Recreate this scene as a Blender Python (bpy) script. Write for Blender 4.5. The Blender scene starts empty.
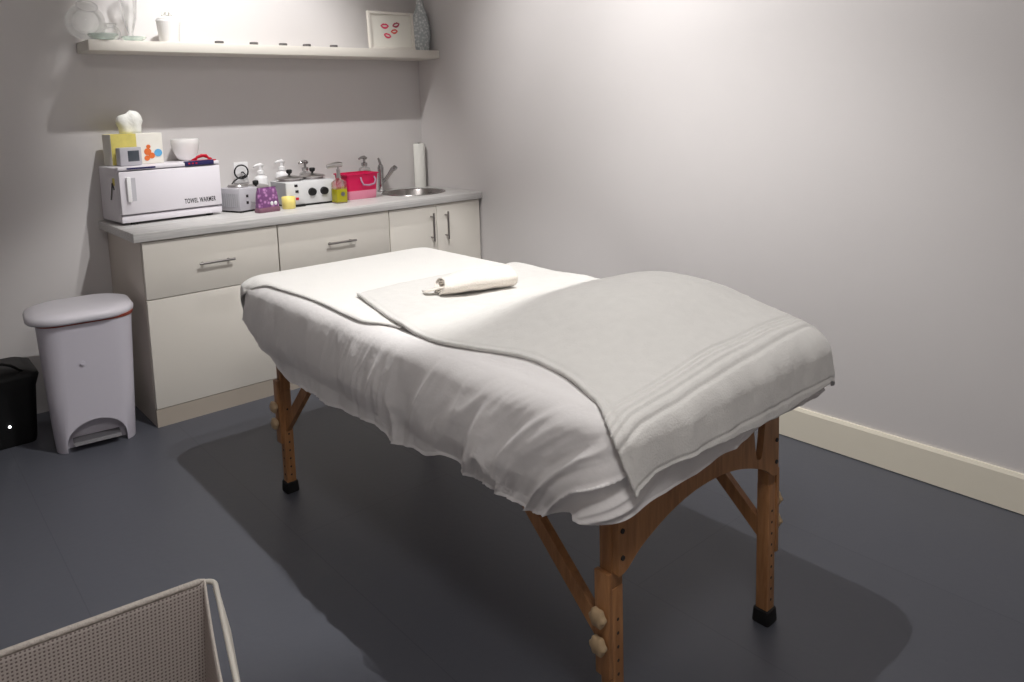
import bpy, bmesh, math, random
from mathutils import Vector, Matrix, noise
random.seed(7)
PI = math.pi
S = bpy.context.scene
C = S.collection

# ------------------------------------------------------------------ materials
def srgb(r, g, b):
    f = lambda c: ((c/255+.055)/1.055)**2.4 if c/255 > .04045 else c/255/12.92
    return (f(r), f(g), f(b), 1)

def mat(name, col, rough=.6, metal=0, var=.04, vscale=8, bump=0, bscale=60, detail=4, trans=0, ior=1.45,
        alpha=1, emis=None, estr=0, coat=0, sheen=0):
    m = bpy.data.materials.new(name); m.use_nodes = True
    nt = m.node_tree; N = nt.nodes; L = nt.links
    p = N['Principled BSDF']
    tc = N.new('ShaderNodeTexCoord')
    nz = N.new('ShaderNodeTexNoise'); nz.inputs['Scale'].default_value = vscale; nz.inputs['Detail'].default_value = detail
    L.new(tc.outputs['Object'], nz.inputs['Vector'])
    mx = N.new('ShaderNodeMix'); mx.data_type = 'RGBA'
    mx.inputs['A'].default_value = tuple(max(0, c*(1-var)) for c in col[:3])+(1,)
    mx.inputs['B'].default_value = tuple(min(1, c*(1+var)) for c in col[:3])+(1,)
    L.new(nz.outputs['Fac'], mx.inputs['Factor'])
    L.new(mx.outputs['Result'], p.inputs['Base Color'])
    p.inputs['Roughness'].default_value = rough
    p.inputs['Metallic'].default_value = metal
    p.inputs['Transmission Weight'].default_value = trans
    p.inputs['IOR'].default_value = ior
    p.inputs['Alpha'].default_value = alpha
    p.inputs['Coat Weight'].default_value = coat
    p.inputs['Sheen Weight'].default_value = sheen
    if emis:
        p.inputs['Emission Color'].default_value = emis; p.inputs['Emission Strength'].default_value = estr
    if bump:
        n2 = N.new('ShaderNodeTexNoise'); n2.inputs['Scale'].default_value = bscale; n2.inputs['Detail'].default_value = 5
        L.new(tc.outputs['Object'], n2.inputs['Vector'])
        b = N.new('ShaderNodeBump'); b.inputs['Strength'].default_value = bump; b.inputs['Distance'].default_value = .01
        L.new(n2.outputs['Fac'], b.inputs['Height']); L.new(b.outputs['Normal'], p.inputs['Normal'])
    return m

M = {}
M['wall'] = mat('wall_paint', srgb(213, 209, 208), .62, var=.015, vscale=3, bump=.05, bscale=180)
M['ceiling'] = mat('ceiling_paint', srgb(225, 222, 218), .9, var=.01)
M['base'] = mat('baseboard_paint', srgb(234, 227, 210), .45, var=.01)
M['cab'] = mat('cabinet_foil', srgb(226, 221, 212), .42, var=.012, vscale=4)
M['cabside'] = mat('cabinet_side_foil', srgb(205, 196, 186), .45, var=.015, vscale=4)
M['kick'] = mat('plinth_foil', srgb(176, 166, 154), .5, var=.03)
M['gap'] = mat('dark_cavity', srgb(60, 56, 54), .8)
M['basin'] = mat('sink_steel', (.3, .28, .27, 1), .25, 1, var=.08, vscale=30)
M['steel'] = mat('brushed_steel', (.52, .5, .49, 1), .3, 1, var=.08, vscale=30)
M['hsteel'] = mat('handle_steel', (.36, .34, .33, 1), .32, 1, var=.05)
M['chrome'] = mat('chrome', (.42, .41, .41, 1), .18, 1, var=.03)
M['sheet'] = mat('cotton_sheet', srgb(232, 229, 228), .85, var=.012, vscale=5, bump=.5, bscale=11, sheen=.2)
M['wtowel'] = mat('white_terry', srgb(238, 236, 232), .95, var=.015, vscale=20, bump=.35, bscale=220, sheen=.3)
M['gtowel'] = mat('grey_terry', srgb(219, 217, 213), .95, var=.05, vscale=34, bump=.22, bscale=230, sheen=.3)
M['cream'] = mat('cream_terry', srgb(240, 232, 222), .95, var=.03, vscale=30, bump=.4, bscale=200, sheen=.3)
M['black'] = mat('black_plastic', srgb(9, 9, 10), .55, var=.1)
M['rubber'] = mat('black_rubber', srgb(20, 19, 20), .7, var=.1)
M['white'] = mat('white_plastic', srgb(236, 235, 236), .35, var=.01)
M['lilac'] = mat('pale_enamel', srgb(226, 222, 228), .32, var=.01)
M['binwhite'] = mat('bin_plastic', srgb(208, 204, 214), .4, var=.015)
M['binlid'] = mat('bin_lid_plastic', srgb(226, 223, 230), .38, var=.01)
M['liner'] = mat('red_liner_plastic', srgb(158, 76, 60), .5, var=.15, vscale=30, bump=.3, bscale=60)
M['ceramic'] = mat('white_ceramic', srgb(240, 238, 236), .2, var=.01, coat=.4)
M['navy'] = mat('navy_label', srgb(38, 34, 84), .35, var=.03)
M['grey'] = mat('grey_plastic', srgb(186, 184, 190), .4, var=.02)
M['dgrey'] = mat('dark_screen', srgb(70, 76, 84), .2, var=.05)
M['yellow'] = mat('yellow_print', srgb(228, 214, 120), .6, var=.18, vscale=25)
M['paper'] = mat('white_card', srgb(235, 232, 222), .7, var=.03, vscale=20)
M['tissue'] = mat('tissue_paper', srgb(240, 240, 234), .9, var=.02, bump=.4, bscale=50)
M['orange'] = mat('orange_print', srgb(222, 112, 52), .6)
M['blue'] = mat('blue_print', srgb(96, 168, 214), .6)
M['red'] = mat('red_plastic', srgb(196, 22, 50), .35, var=.04)
M['magenta'] = mat('magenta_plastic', srgb(204, 16, 80), .32, var=.06, vscale=14)
M['palepink'] = mat('pale_pink_plastic', srgb(238, 150, 176), .25, var=.05, alpha=.8)
M['handlegrey'] = mat('basket_handle_plastic', srgb(160, 130, 150), .4)
M['heater'] = mat('heater_enamel', srgb(212, 212, 213), .35, var=.015)
M['heaterside'] = mat('heater_casing', srgb(170, 170, 174), .4, var=.02)
M['potmetal'] = mat('pot_lid_metal', (.5, .46, .46, 1), .25, 1, var=.05)
M['wax'] = mat('yellow_wax', srgb(232, 214, 124), .4, var=.05, coat=.5)
M['glass'] = mat('clear_glass', (.97, .99, .98, 1), .02, trans=1, var=0, alpha=.42)
M['greenglass'] = mat('pale_green_glass', (.80, .90, .84, 1), .06, trans=.6, var=.02, alpha=.75)
M['oil'] = mat('yellow_oil', srgb(188, 180, 36), .08, trans=.35, var=.05)
M['ribbon'] = mat('pink_skin', srgb(226, 180, 150), .8)
M['vase'] = mat('silver_glazed_vase', srgb(168, 173, 174), .22, .15, var=.1, vscale=40)
def vase_mat():
    m = mat('silver_glazed_vase', srgb(170, 175, 176), .25, .1, var=.1, vscale=40)
    nt = m.node_tree; N = nt.nodes; L = nt.links; p = N['Principled BSDF']
    tc = N.new('ShaderNodeTexCoord')
    v = N.new('ShaderNodeTexVoronoi'); v.inputs['Scale'].default_value = 62; L.new(tc.outputs['Object'], v.inputs['Vector'])
    cr = N.new('ShaderNodeValToRGB'); e = cr.color_ramp.elements
    e[0].position = .1; e[0].color = srgb(240, 242, 242); e[1].position = .6; e[1].color = srgb(186, 192, 194)
    L.new(v.outputs['Distance'], cr.inputs['Fac']); L.new(cr.outputs['Color'], p.inputs['Base Color'])
    b = N.new('ShaderNodeBump'); b.invert = True; b.inputs['Strength'].default_value = .8; b.inputs['Distance'].default_value = .004
    L.new(v.outputs['Distance'], b.inputs['Height']); L.new(b.outputs['Normal'], p.inputs['Normal'])
    return m
M['vase'] = vase_mat()
M['tin'] = mat('tin', (.16, .15, .15, 1), .45, .5, var=.1)
M['wire'] = mat('white_wire', srgb(200, 195, 186), .4, var=.02)
M['lipA'] = mat('pink_ink', srgb(226, 80, 110), .6, var=.1)
M['lipB'] = mat('plum_ink', srgb(165, 62, 84), .6, var=.1)
M['lipC'] = mat('red_ink', srgb(214, 74, 66), .6, var=.1)
M['pedal'] = mat('pedal_plastic', srgb(96, 94, 98), .5)
M['led'] = mat('white_led', (1, 1, 1, 1), .3, emis=(1, 1, 1, 1), estr=6)
M['pipe'] = mat('towel_edge', srgb(200, 195, 190), .9)
M['ink'] = mat('black_ink', srgb(35, 32, 36), .5)

def wood():
    m = bpy.data.materials.new('beech_wood'); m.use_nodes = True
    nt = m.node_tree; N = nt.nodes; L = nt.links; p = N['Principled BSDF']
    tc = N.new('ShaderNodeTexCoord'); mp = N.new('ShaderNodeMapping'); mp.inputs['Scale'].default_value = (14, 14, 1.6)
    L.new(tc.outputs['Object'], mp.inputs['Vector'])
    nz = N.new('ShaderNodeTexNoise'); nz.inputs['Scale'].default_value = 5; nz.inputs['Detail'].default_value = 6; nz.inputs['Distortion'].default_value = .6
    L.new(mp.outputs['Vector'], nz.inputs['Vector'])
    cr = N.new('ShaderNodeValToRGB'); e = cr.color_ramp.elements
    e[0].position = .3; e[0].color = srgb(148, 102, 64); e[1].position = .7; e[1].color = srgb(182, 132, 88)
    L.new(nz.outputs['Fac'], cr.inputs['Fac']); L.new(cr.outputs['Color'], p.inputs['Base Color'])
    p.inputs['Roughness'].default_value = .42
    return m
M['wood'] = wood()

def floor_mat():
    m = mat('grey_floor_paint', srgb(84, 86, 94), .45, var=.05, vscale=1.6, bump=.05, bscale=40)
    nt = m.node_tree; N = nt.nodes; L = nt.links; p = N['Principled BSDF']
    # faint board joints under the paint
    tc = N.new('ShaderNodeTexCoord'); mp = N.new('ShaderNodeMapping'); mp.inputs['Rotation'].default_value = (0, 0, math.radians(90))
    L.new(tc.outputs['Object'], mp.inputs['Vector'])
    br = N.new('ShaderNodeTexBrick'); br.inputs['Scale'].default_value = 1
    br.inputs['Mortar Size'].default_value = .0016; br.inputs['Brick Width'].default_value = 1.9; br.inputs['Row Height'].default_value = .62
    br.inputs['Color1'].default_value = (1, 1, 1, 1); br.inputs['Color2'].default_value = (.96, .96, .96, 1); br.inputs['Mortar'].default_value = (.78, .78, .78, 1)
    L.new(mp.outputs['Vector'], br.inputs['Vector'])
    src = p.inputs['Base Color'].links[0].from_socket
    mx = N.new('ShaderNodeMix'); mx.data_type = 'RGBA'; mx.blend_type = 'MULTIPLY'; mx.inputs['Factor'].default_value = 1
    L.new(src, mx.inputs['A']); L.new(br.outputs['Color'], mx.inputs['B']); L.new(mx.outputs['Result'], p.inputs['Base Color'])
    return m
M['floor'] = floor_mat()

def counter_mat():
    m = mat('laminate_worktop', srgb(206, 204, 202), .35, var=.02, vscale=3)
    nt = m.node_tree; N = nt.nodes; L = nt.links; p = N['Principled BSDF']
    tc = N.new('ShaderNodeTexCoord'); mp = N.new('ShaderNodeMapping'); mp.inputs['Scale'].default_value = (1.2, 22, 60)
    L.new(tc.outputs['Object'], mp.inputs['Vector'])
    nz = N.new('ShaderNodeTexNoise'); nz.inputs['Scale'].default_value = 3; nz.inputs['Detail'].default_value = 5
    L.new(mp.outputs['Vector'], nz.inputs['Vector'])
    cr = N.new('ShaderNodeValToRGB'); e = cr.color_ramp.elements
    e[0].position = .35; e[0].color = srgb(188, 186, 184); e[1].position = .65; e[1].color = srgb(212, 210, 208)
    L.new(nz.outputs['Fac'], cr.inputs['Fac']); L.new(cr.outputs['Color'], p.inputs['Base Color'])
    return m
M['counter'] = counter_mat()

def weave_mat():
    m = bpy.data.materials.new('checked_weave'); m.use_nodes = True
    nt = m.node_tree; N = nt.nodes; L = nt.links; p = N['Principled BSDF']
    uv = N.new('ShaderNodeUVMap'); uv.uv_map = 'UVMap'
    sep = N.new('ShaderNodeSeparateXYZ'); L.new(uv.outputs['UV'], sep.inputs[0])
    def wave(sock):
        a = N.new('ShaderNodeMath'); a.operation = 'MULTIPLY'; a.inputs[1].default_value = 2*PI/.0060; L.new(sock, a.inputs[0])
        s = N.new('ShaderNodeMath'); s.operation = 'SINE'; L.new(a.outputs[0], s.inputs[0])
        r = N.new('ShaderNodeMapRange'); r.inputs['From Min'].default_value = -.25; r.inputs['From Max'].default_value = .55
        L.new(s.outputs[0], r.inputs['Value']); return r.outputs[0]
    w = N.new('ShaderNodeMath'); w.operation = 'MULTIPLY'
    L.new(wave(sep.outputs[0]), w.inputs[0]); L.new(wave(sep.outputs[1]), w.inputs[1])
    mx = N.new('ShaderNodeMix'); mx.data_type = 'RGBA'; mx.inputs['A'].default_value = srgb(190, 180, 174); mx.inputs['B'].default_value = srgb(122, 110, 107)
    L.new(w.outputs[0], mx.inputs['Factor']); L.new(mx.outputs['Result'], p.inputs['Base Color'])
    b = N.new('ShaderNodeBump'); b.inputs['Strength'].default_value = .5; b.inputs['Distance'].default_value = .002; b.invert = True
    L.new(w.outputs[0], b.inputs['Height']); L.new(b.outputs['Normal'], p.inputs['Normal'])
    p.inputs['Roughness'].default_value = .9
    return m
M['weave'] = weave_mat()

def purple_mat():
    m = mat('purple_print', srgb(150, 84, 150), .3, var=0, coat=.4)
    nt = m.node_tree; N = nt.nodes; L = nt.links; p = N['Principled BSDF']
    tc = N.new('ShaderNodeTexCoord')
    v = N.new('ShaderNodeTexVoronoi'); v.inputs['Scale'].default_value = 55; L.new(tc.outputs['Object'], v.inputs['Vector'])
    cr = N.new('ShaderNodeValToRGB'); e = cr.color_ramp.elements
    e[0].position = .1; e[0].color = srgb(196, 140, 190); e[1].position = .55; e[1].color = srgb(110, 62, 112)
    L.new(v.outputs['Distance'], cr.inputs['Fac']); L.new(cr.outputs['Color'], p.inputs['Base Color'])
    return m
M['purple'] = purple_mat()
M['purpledark'] = mat('plum_plastic', srgb(122, 84, 100), .35, var=.04)

# ------------------------------------------------------------------ mesh helpers
def finish(name, bm, m, parent=None, smooth=False, loc=None):
    me = bpy.data.meshes.new(name)
    bmesh.ops.recalc_face_normals(bm, faces=bm.faces)
    bm.to_mesh(me); bm.free()
    if m: me.materials.append(m)
    if smooth:
        me.shade_smooth() if hasattr(me, 'shade_smooth') else None
        for p in me.polygons: p.use_smooth = True
    o = bpy.data.objects.new(name, me); C.objects.link(o)
    if parent is not None: o.parent = parent
    if loc: o.location = loc
    return o

def sharp(o, ang=35):
    me = o.data
    for p in me.polygons: p.use_smooth = True
    try: me.set_sharp_from_angle(angle=math.radians(ang))
    except Exception: pass
    return o

def box(bm, x0, x1, y0, y1, z0, z1, bev=0, seg=2):
    r = bmesh.ops.create_cube(bm, size=1)
    vs = r['verts']
    bmesh.ops.scale(bm, vec=(x1-x0, y1-y0, z1-z0), verts=vs)
    bmesh.ops.translate(bm, vec=((x0+x1)/2, (y0+y1)/2, (z0+z1)/2), verts=vs)
    if bev:
        es = list({e for v in vs for e in v.link_edges})
        bmesh.ops.bevel(bm, geom=es, offset=bev, segments=seg, affect='EDGES', profile=.5)

def cyl(bm, p0, p1, r0, r1=None, n=24, cap=True):
    p0, p1 = Vector(p0), Vector(p1); r1 = r0 if r1 is None else r1
    d = p1-p0; q = d.to_track_quat('Z', 'Y').to_matrix()
    a = [bm.verts.new(p0+q@Vector((r0*math.cos(2*PI*i/n), r0*math.sin(2*PI*i/n), 0))) for i in range(n)]
    b = [bm.verts.new(p1+q@Vector((r1*math.cos(2*PI*i/n), r1*math.sin(2*PI*i/n), 0))) for i in range(n)]
    for i in range(n): bm.faces.new((a[i], a[(i+1) % n], b[(i+1) % n], b[i]))
    if cap: bm.faces.new(a[::-1]); bm.faces.new(b)

def tube(bm, pts, r, n=10, closed=False):
    pts = [Vector(p) for p in pts]; m = len(pts); rings = []
    prev = None
    for i, p in enumerate(pts):
        if closed: t = pts[(i+1) % m]-pts[i-1]
        else: t = pts[min(i+1, m-1)]-pts[max(i-1, 0)]
        t.normalize()
        if prev is None: u = t.orthogonal().normalized()
        else:
            u = prev - t*prev.dot(t); u.normalize()
        prev = u; v = t.cross(u)
        rr = r[i] if isinstance(r, (list, tuple)) else r
        rings.append([bm.verts.new(p+u*(rr*math.cos(2*PI*k/n))+v*(rr*math.sin(2*PI*k/n))) for k in range(n)])
    for i in range(m if closed else m-1):
        A, B = rings[i], rings[(i+1) % m]
        off = 0
        if closed and i == m-1:
            off = min(range(n), key=lambda s: (A[0].co-B[s].co).length)
        for k in range(n): bm.faces.new((A[k], A[(k+1) % n], B[(k+1+off) % n], B[(k+off) % n]))
    if not closed: bm.faces.new(rings[0][::-1]); bm.faces.new(rings[-1])

def lathe(bm, prof, n=32, cx=0, cy=0, f=None):
    rings = []
    for (r, z) in prof:
        if r < 1e-5: rings.append([bm.verts.new((cx, cy, z))])
        else:
            ring = []
            for k in range(n):
                a = 2*PI*k/n; rr = r*(f(a, z) if f else 1)
                ring.append(bm.verts.new((cx+rr*math.cos(a), cy+rr*math.sin(a), z)))
            rings.append(ring)
    for A, B in zip(rings, rings[1:]):
        for k in range(n):
            k2 = (k+1) % n
            if len(A) == 1 and len(B) == 1: continue
            if len(A) == 1: bm.faces.new((A[0], B[k], B[k2]))
            elif len(B) == 1: bm.faces.new((A[k], A[k2], B[0]))
            else: bm.faces.new((A[k], A[k2], B[k2], B[k]))

def prism(bm, pts, axis, a0, a1):
    """extrude a 2D outline along axis ('x','y','z') from a0 to a1"""
    def P(p, a):
        return {'x': (a, p[0], p[1]), 'y': (p[0], a, p[1]), 'z': (p[0], p[1], a)}[axis]
    A = [bm.verts.new(P(p, a0)) for p in pts]; B = [bm.verts.new(P(p, a1)) for p in pts]
    n = len(pts)
    for i in range(n): bm.faces.new((A[i], A[(i+1) % n], B[(i+1) % n], B[i]))
    bm.faces.new(A[::-1]); bm.faces.new(B)

def rrect(w, d, r, n=6):
    out = []
    for sx, sy, a0 in ((1, 1, 0), (-1, 1, 90), (-1, -1, 180), (1, -1, 270)):
        for k in range(n+1):
            a = math.radians(a0+90*k/n)
            out.append((sx*(w/2-r)+r*math.cos(a), sy*(d/2-r)+r*math.sin(a)))
    return out

def loft(bm, rings, cap=True):
    R = [[bm.verts.new(p) for p in r] for r in rings]
    n = len(R[0])
    for A, B in zip(R, R[1:]):
        for k in range(n): bm.faces.new((A[k], A[(k+1) % n], B[(k+1) % n], B[k]))
    if cap: bm.faces.new(R[0][::-1]); bm.faces.new(R[-1])

def cut(o, cutter_bm):
    """subtract a shape from an object's mesh and throw the cutter away"""
    me = bpy.data.meshes.new('cutter'); bmesh.ops.recalc_face_normals(cutter_bm, faces=cutter_bm.faces); cutter_bm.to_mesh(me); cutter_bm.free()
    c = bpy.data.objects.new('cutter', me); C.objects.link(c)
    par = o.parent; c.matrix_world = Matrix()
    mod = o.modifiers.new('cut', 'BOOLEAN'); mod.operation = 'DIFFERENCE'; mod.solver = 'EXACT'; mod.object = c
    if par is not None: c.parent = par
    c.location = o.location
    dg = bpy.context.evaluated_depsgraph_get(); dg.update()
    new = bpy.data.meshes.new_from_object(o.evaluated_get(dg))
    o.modifiers.remove(mod); old = o.data; o.data = new; new.name = old.name
    bpy.data.objects.remove(c); bpy.data.meshes.remove(me)

def thing(name, label, cat, loc=(0, 0, 0), rz=0, group=None):
    o = bpy.data.objects.new(name, None); C.objects.link(o); o.empty_display_size = .05
    o.location = loc; o.rotation_euler = (0, 0, rz)
    o['label'] = label; o['category'] = cat
    if group: o['group'] = group
    return o
def tag(o, label, cat, group=None):
    o['label'] = label; o['category'] = cat
    if group: o['group'] = group
    return o
def struct(name, bm, m):
    o = finish(name, bm, m); o['kind'] = 'structure'; return o
def B(name, m, parent, *args, bev=0, seg=2, label=None):
    bm = bmesh.new(); box(bm, *args, bev=bev, seg=seg); o = finish(name, bm, m, parent)
    if bev: sharp(o)
    if label: o['label'] = label
    return o

# ------------------------------------------------------------------ room
X0, Y0, H = -3.75, -5.3, 2.95
bm = bmesh.new(); box(bm, X0-.1, .1, Y0-.1, .1, -.1, 0); struct('floor', bm, M['floor'])
bm = bmesh.new(); box(bm, X0-.1, .1, Y0-.1, .1, H, H+.1); struct('ceiling', bm, M['ceiling'])
bm = bmesh.new(); box(bm, X0-.1, .1, 0, .1, 0, H); struct('wall_back', bm, M['wall'])
bm = bmesh.new(); box(bm, 0, .1, Y0-.1, 0, 0, H); struct('wall_right', bm, M['wall'])
bm = bmesh.new(); box(bm, X0-.1, X0, Y0-.1, 0, 0, H); struct('wall_left', bm, M['wall'])
bm = bmesh.new(); box(bm, X0, 0, Y0-.1, Y0, 0, H); struct('wall_front', bm, M['wall'])
def skirting(name, pts, axis, a0, a1):
    bm = bmesh.new(); prism(bm, pts, axis, a0, a1); struct(name, bm, M['base'])
skirting('baseboard_right', [(0, .004), (-.015, .004), (-.015, .128), (-.009, .141), (0, .141)], 'y', Y0, -.60)
skirting('baseboard_left', [(X0, .004), (X0+.015, .004), (X0+.015, .128), (X0+.009, .141), (X0, .141)], 'y', Y0, 0)

# ------------------------------------------------------------------ base cabinets
CT = .91; YF = -.61
def bar_handle(parent, x, z, horizontal=True, ln=.165):
    bm = bmesh.new()
    yb = YF-.032
    if horizontal:
        cyl(bm, (x-ln/2, yb, z), (x+ln/2, yb, z), .0058, n=14)
        for s in (-1, 1): cyl(bm, (x+s*(ln/2-.022), YF, z), (x+s*(ln/2-.022), yb, z), .0045, n=12)
    else:
        cyl(bm, (x, yb, z-ln/2), (x, yb, z+ln/2), .0058, n=14)
        for s in (-1, 1): cyl(bm, (x, YF, z+s*(ln/2-.022)), (x, yb, z+s*(ln/2-.022)), .0045, n=12)
    o = finish('handle', bm, M['hsteel'], parent); sharp(o); return o

def cabinet(x0, x1, label, fronts, left_open=False):
    t = thing('base_cabinet', label, 'cabinet', ((x0+x1)/2, -.3, 0), group='base cabinets under the worktop')
    ox, oy = (x0+x1)/2, -.3
    def bb(name, m, a0, a1, b0, b1, c0, c1, bev=0, parent=t):
        bm = bmesh.new(); box(bm, a0-ox, a1-ox, b0-oy, b1-oy, c0, c1, bev=bev); o = finish(name, bm, m, parent)
        if bev: sharp(o)
        return o
    # carcass: open box of side, back, bottom panels
    bm = bmesh.new(); th = .018
    for a in ((x0, x0+th, YF+.02, -.002, .0, .867), (x1-th, x1, YF+.02, -.002, .0, .867), (x0+th, x1-th, YF+.02, -.002, .085, .103),
              (x0+th, x1-th, -.012, -.002, .103, .867), (x0+th, x1-th, YF+.02, -.1, .849, .867)):
        box(bm, a[0]-ox, a[1]-ox, a[2]-oy, a[3]-oy, a[4], a[5])
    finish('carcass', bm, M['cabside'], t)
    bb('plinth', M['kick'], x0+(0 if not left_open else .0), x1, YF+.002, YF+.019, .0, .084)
    for f in fronts:
        kind, a0, a1, c0, c1 = f[:5]
        o = bb(kind, M['cab'], a0, a1, YF, YF+.019, c0, c1, bev=.0012)
        if len(f) > 5:
            hx, hz, hor = f[5:]
            h = bar_handle(o, hx, hz, hor)
            for v in h.data.vertices: v.co.x -= ox; v.co.y -= oy
    return t
g = .002
cabinet(-1.937, -1.306, 'white base cabinet at the left end of the worktop beside the pedal bin',
        [('drawer', -1.935, -1.306-g, .600, .864, -1.62, .735, True), ('lower_front', -1.935, -1.306-g, .087, .596)], True)
cabinet(-1.304, -.657, 'middle white base cabinet, its drawer handle above the head of the massage table',
        [('drawer', -1.304+g, -.657-g, .600, .864, -.966, .735, True), ('lower_front', -1.304+g, -.657-g, .087, .596)])
cabinet(-.655, -.012, 'white base cabinet under the sink with two doors and upright handles',
        [('door', -.655+g, -.334-g, .087, .864, -.375, .738, False), ('door', -.334+g, -.014, .087, .864, -.272, .738, False)])

# worktop with a round hole for the sink
SX, SY, SR = -.275, -.29, .187
bm = bmesh.new(); box(bm, -1.972, -.002, -.628, -.002, .869, CT, bev=.003)
wt = finish('worktop', bm, M['counter'])
bm = bmesh.new(); cyl(bm, (SX, SY, .8), (SX, SY, 1), SR-.006, n=64); cut(wt, bm)
wt.data.materials.clear(); wt.data.materials.append(M['counter']); sharp(wt)
tag(wt, 'pale grey laminate worktop running over the three white cabinets', 'worktop')

sk = thing('sink', 'round stainless steel sink set into the right end of the worktop', 'sink', (SX, SY, CT))
bm = bmesh.new()
lathe(bm, [(SR+.012, .0005), (SR+.010, .004), (SR-.004, .004), (SR-.010, -.002), (SR-.016, -.10), (SR-.045, -.13), (.03, -.136), (.03, -.139),
           (SR-.04, -.134), (SR-.012, -.104), (SR-.007, -.004), (SR+.012, .0005)], n=64)
sharp(finish('basin', bm, M['basin'], sk), 50)
bm = bmesh.new(); lathe(bm, [(0, -.131), (.02, -.131), (.032, -.134), (.032, -.137), (0, -.137)], n=32); sharp(finish('drain', bm, M['chrome'], sk))

fx, fy = -.372, -.075
ft = thing('mixer_tap', 'chrome mixer tap standing behind the round sink', 'tap', (fx, fy, CT))
bm = bmesh.new(); lathe(bm, [(0, 0), (.027, 0), (.027, .006), (.02, .012), (.019, .05), (.018, .12), (.020, .15), (.014, .17), (0, .173)], n=28)
sharp(finish('tap_body', bm, M['chrome'], ft), 50)
bm = bmesh.new(); tube(bm, [(0, -.004, .055), (.012, -.03, .075), (.026, -.055, .108), (.038, -.08, .142), (.044, -.094, .150), (.048, -.102, .143)], [.012, .012, .012, .015, .018, .016], n=14)
sharp(finish('spout', bm, M['chrome'], ft), 50)
bm = bmesh.new(); tube(bm, [(0, 0, .165), (-.002, .0, .18), (-.006, .003, .200), (-.012, .006, .212)], [.010, .009, .008, .0065], n=12)
sharp(finish('lever', bm, M['chrome'], ft), 50)

# ------------------------------------------------------------------ floating shelf
SZ = 1.785
bm = bmesh.new(); box(bm, -1.991, -.002, -.243, -.001, SZ-.05, SZ, bev=.0015)
tag(sharp(finish('floating_shelf', bm, M['cab'])), 'long white floating shelf high on the back wall', 'shelf')

# ------------------------------------------------------------------ things on the shelf
def gl(name, label, cat, prof, x, y, m='glass', n=40, tilt=0, f=None, group=None, z=SZ):
    bm = bmesh.new(); lathe(bm, prof, n=n, f=f)
    o = finish(name, bm, M[m], smooth=True, loc=(x, y, z)); o.rotation_euler = (tilt, 0, 0)
    return tag(o, label, cat, group)
def shell(outer, th):
    """outer profile bottom-centre to rim, returned as closed wall profile with thickness"""
    inner = []
    for i, (r, z) in enumerate(outer):
        a = outer[max(i-1, 0)]; b = outer[min(i+1, len(outer)-1)]
        dx, dz = b[0]-a[0], b[1]-a[1]; l = math.hypot(dx, dz) or 1
        inner.append((max(r-dz/l*th, 0), z+dx/l*th))
    inner[0] = (0, outer[0][1]+th)
    return outer+inner[::-1]
R = .085
sph = [(0, 0), (.038, .001)] + [(R*math.sin(a), R-.0085-R*math.cos(a)) for a in [math.radians(d) for d in range(32, 152, 8)]] + [(.043, .160), (.047, .166)]
fb = gl('glass_bowl_vase', 'round clear glass fishbowl vase tipped forward at the left end of the shelf', 'vase', shell(sph, .0035), -1.975, -.125, tilt=math.radians(40))
fb.location.z = SZ+.028; fb.location.y = -.10
gl('glass_dish', 'pale green glass dish beside the round fishbowl vase', 'dish', shell([(0, 0), (.03, .0), (.045, .006), (.062, .022), (.067, .028)], .004), -1.915, -.20, 'greenglass')
gl('glass_dish', 'pale green glass dish in front of the tall cut crystal vase', 'dish', shell([(0, 0), (.025, .0), (.04, .005), (.054, .017), (.058, .022)], .004), -1.775, -.17, 'greenglass')
cg = thing('candle_holder', 'small round cut glass candle holder between the two green dishes', 'candle holder', (-1.858, -.10, SZ))
sp2 = [(0, 0), (.024, .001)] + [(.044*math.sin(a), .042-.044*math.cos(a)) for a in [math.radians(d) for d in range(34, 146, 10)]] + [(.026, .082), (.030, .09)]
bm = bmesh.new(); lathe(bm, shell(sp2, .004), n=40, f=lambda a, z: 1+.03*math.cos(10*a)); finish('glass_globe', bm, M['glass'], cg, True)
bm = bmesh.new(); lathe(bm, [(0, .008), (.018, .008), (.018, .03), (0, .03)], n=24); sharp(finish('candle', bm, M['paper'], cg))
gl('crystal_vase', 'tall cut crystal vase rising out of view beside the candle holder', 'vase',
   shell([(0, 0), (.032, 0), (.030, .008), (.014, .03), (.012, .05), (.020, .08), (.031, .12), (.036, .17), (.040, .22), (.045, .25)], .005), -1.765, -.085, n=48,
   f=lambda a, z: 1+.05*math.cos(12*a+40*z))
mg = thing('lidded_jar', 'white ribbed ceramic jar with a knotted lid on the shelf', 'jar', (-1.593, -.12, SZ)); mg.scale = (1, 1, 1.12)
bm = bmesh.new(); lathe(bm, [(0, 0), (.043, 0), (.046, .004), (.056, .095), (.058, .105), (.054, .105), (.048, .09), (.04, .008), (0, .008)], n=72, f=lambda a, z: 1+.018*math.cos(30*a))
finish('jar_body', bm, M['ceramic'], mg, True)
bm = bmesh.new(); lathe(bm, [(0, .105), (.055, .105), (.055, .111), (.04, .12), (.0, .124)], n=40); finish('lid', bm, M['ceramic'], mg, True)
bm = bmesh.new()
for a0 in (0, 1.1, 2.2): tube(bm, [(.026*math.cos(t)*math.cos(a0), .026*math.cos(t)*math.sin(a0), .122+.026*math.sin(t)) for t in [PI*k/10 for k in range(11)]], .005, n=8)
finish('knot', bm, M['tissue'], mg, True)
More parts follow.
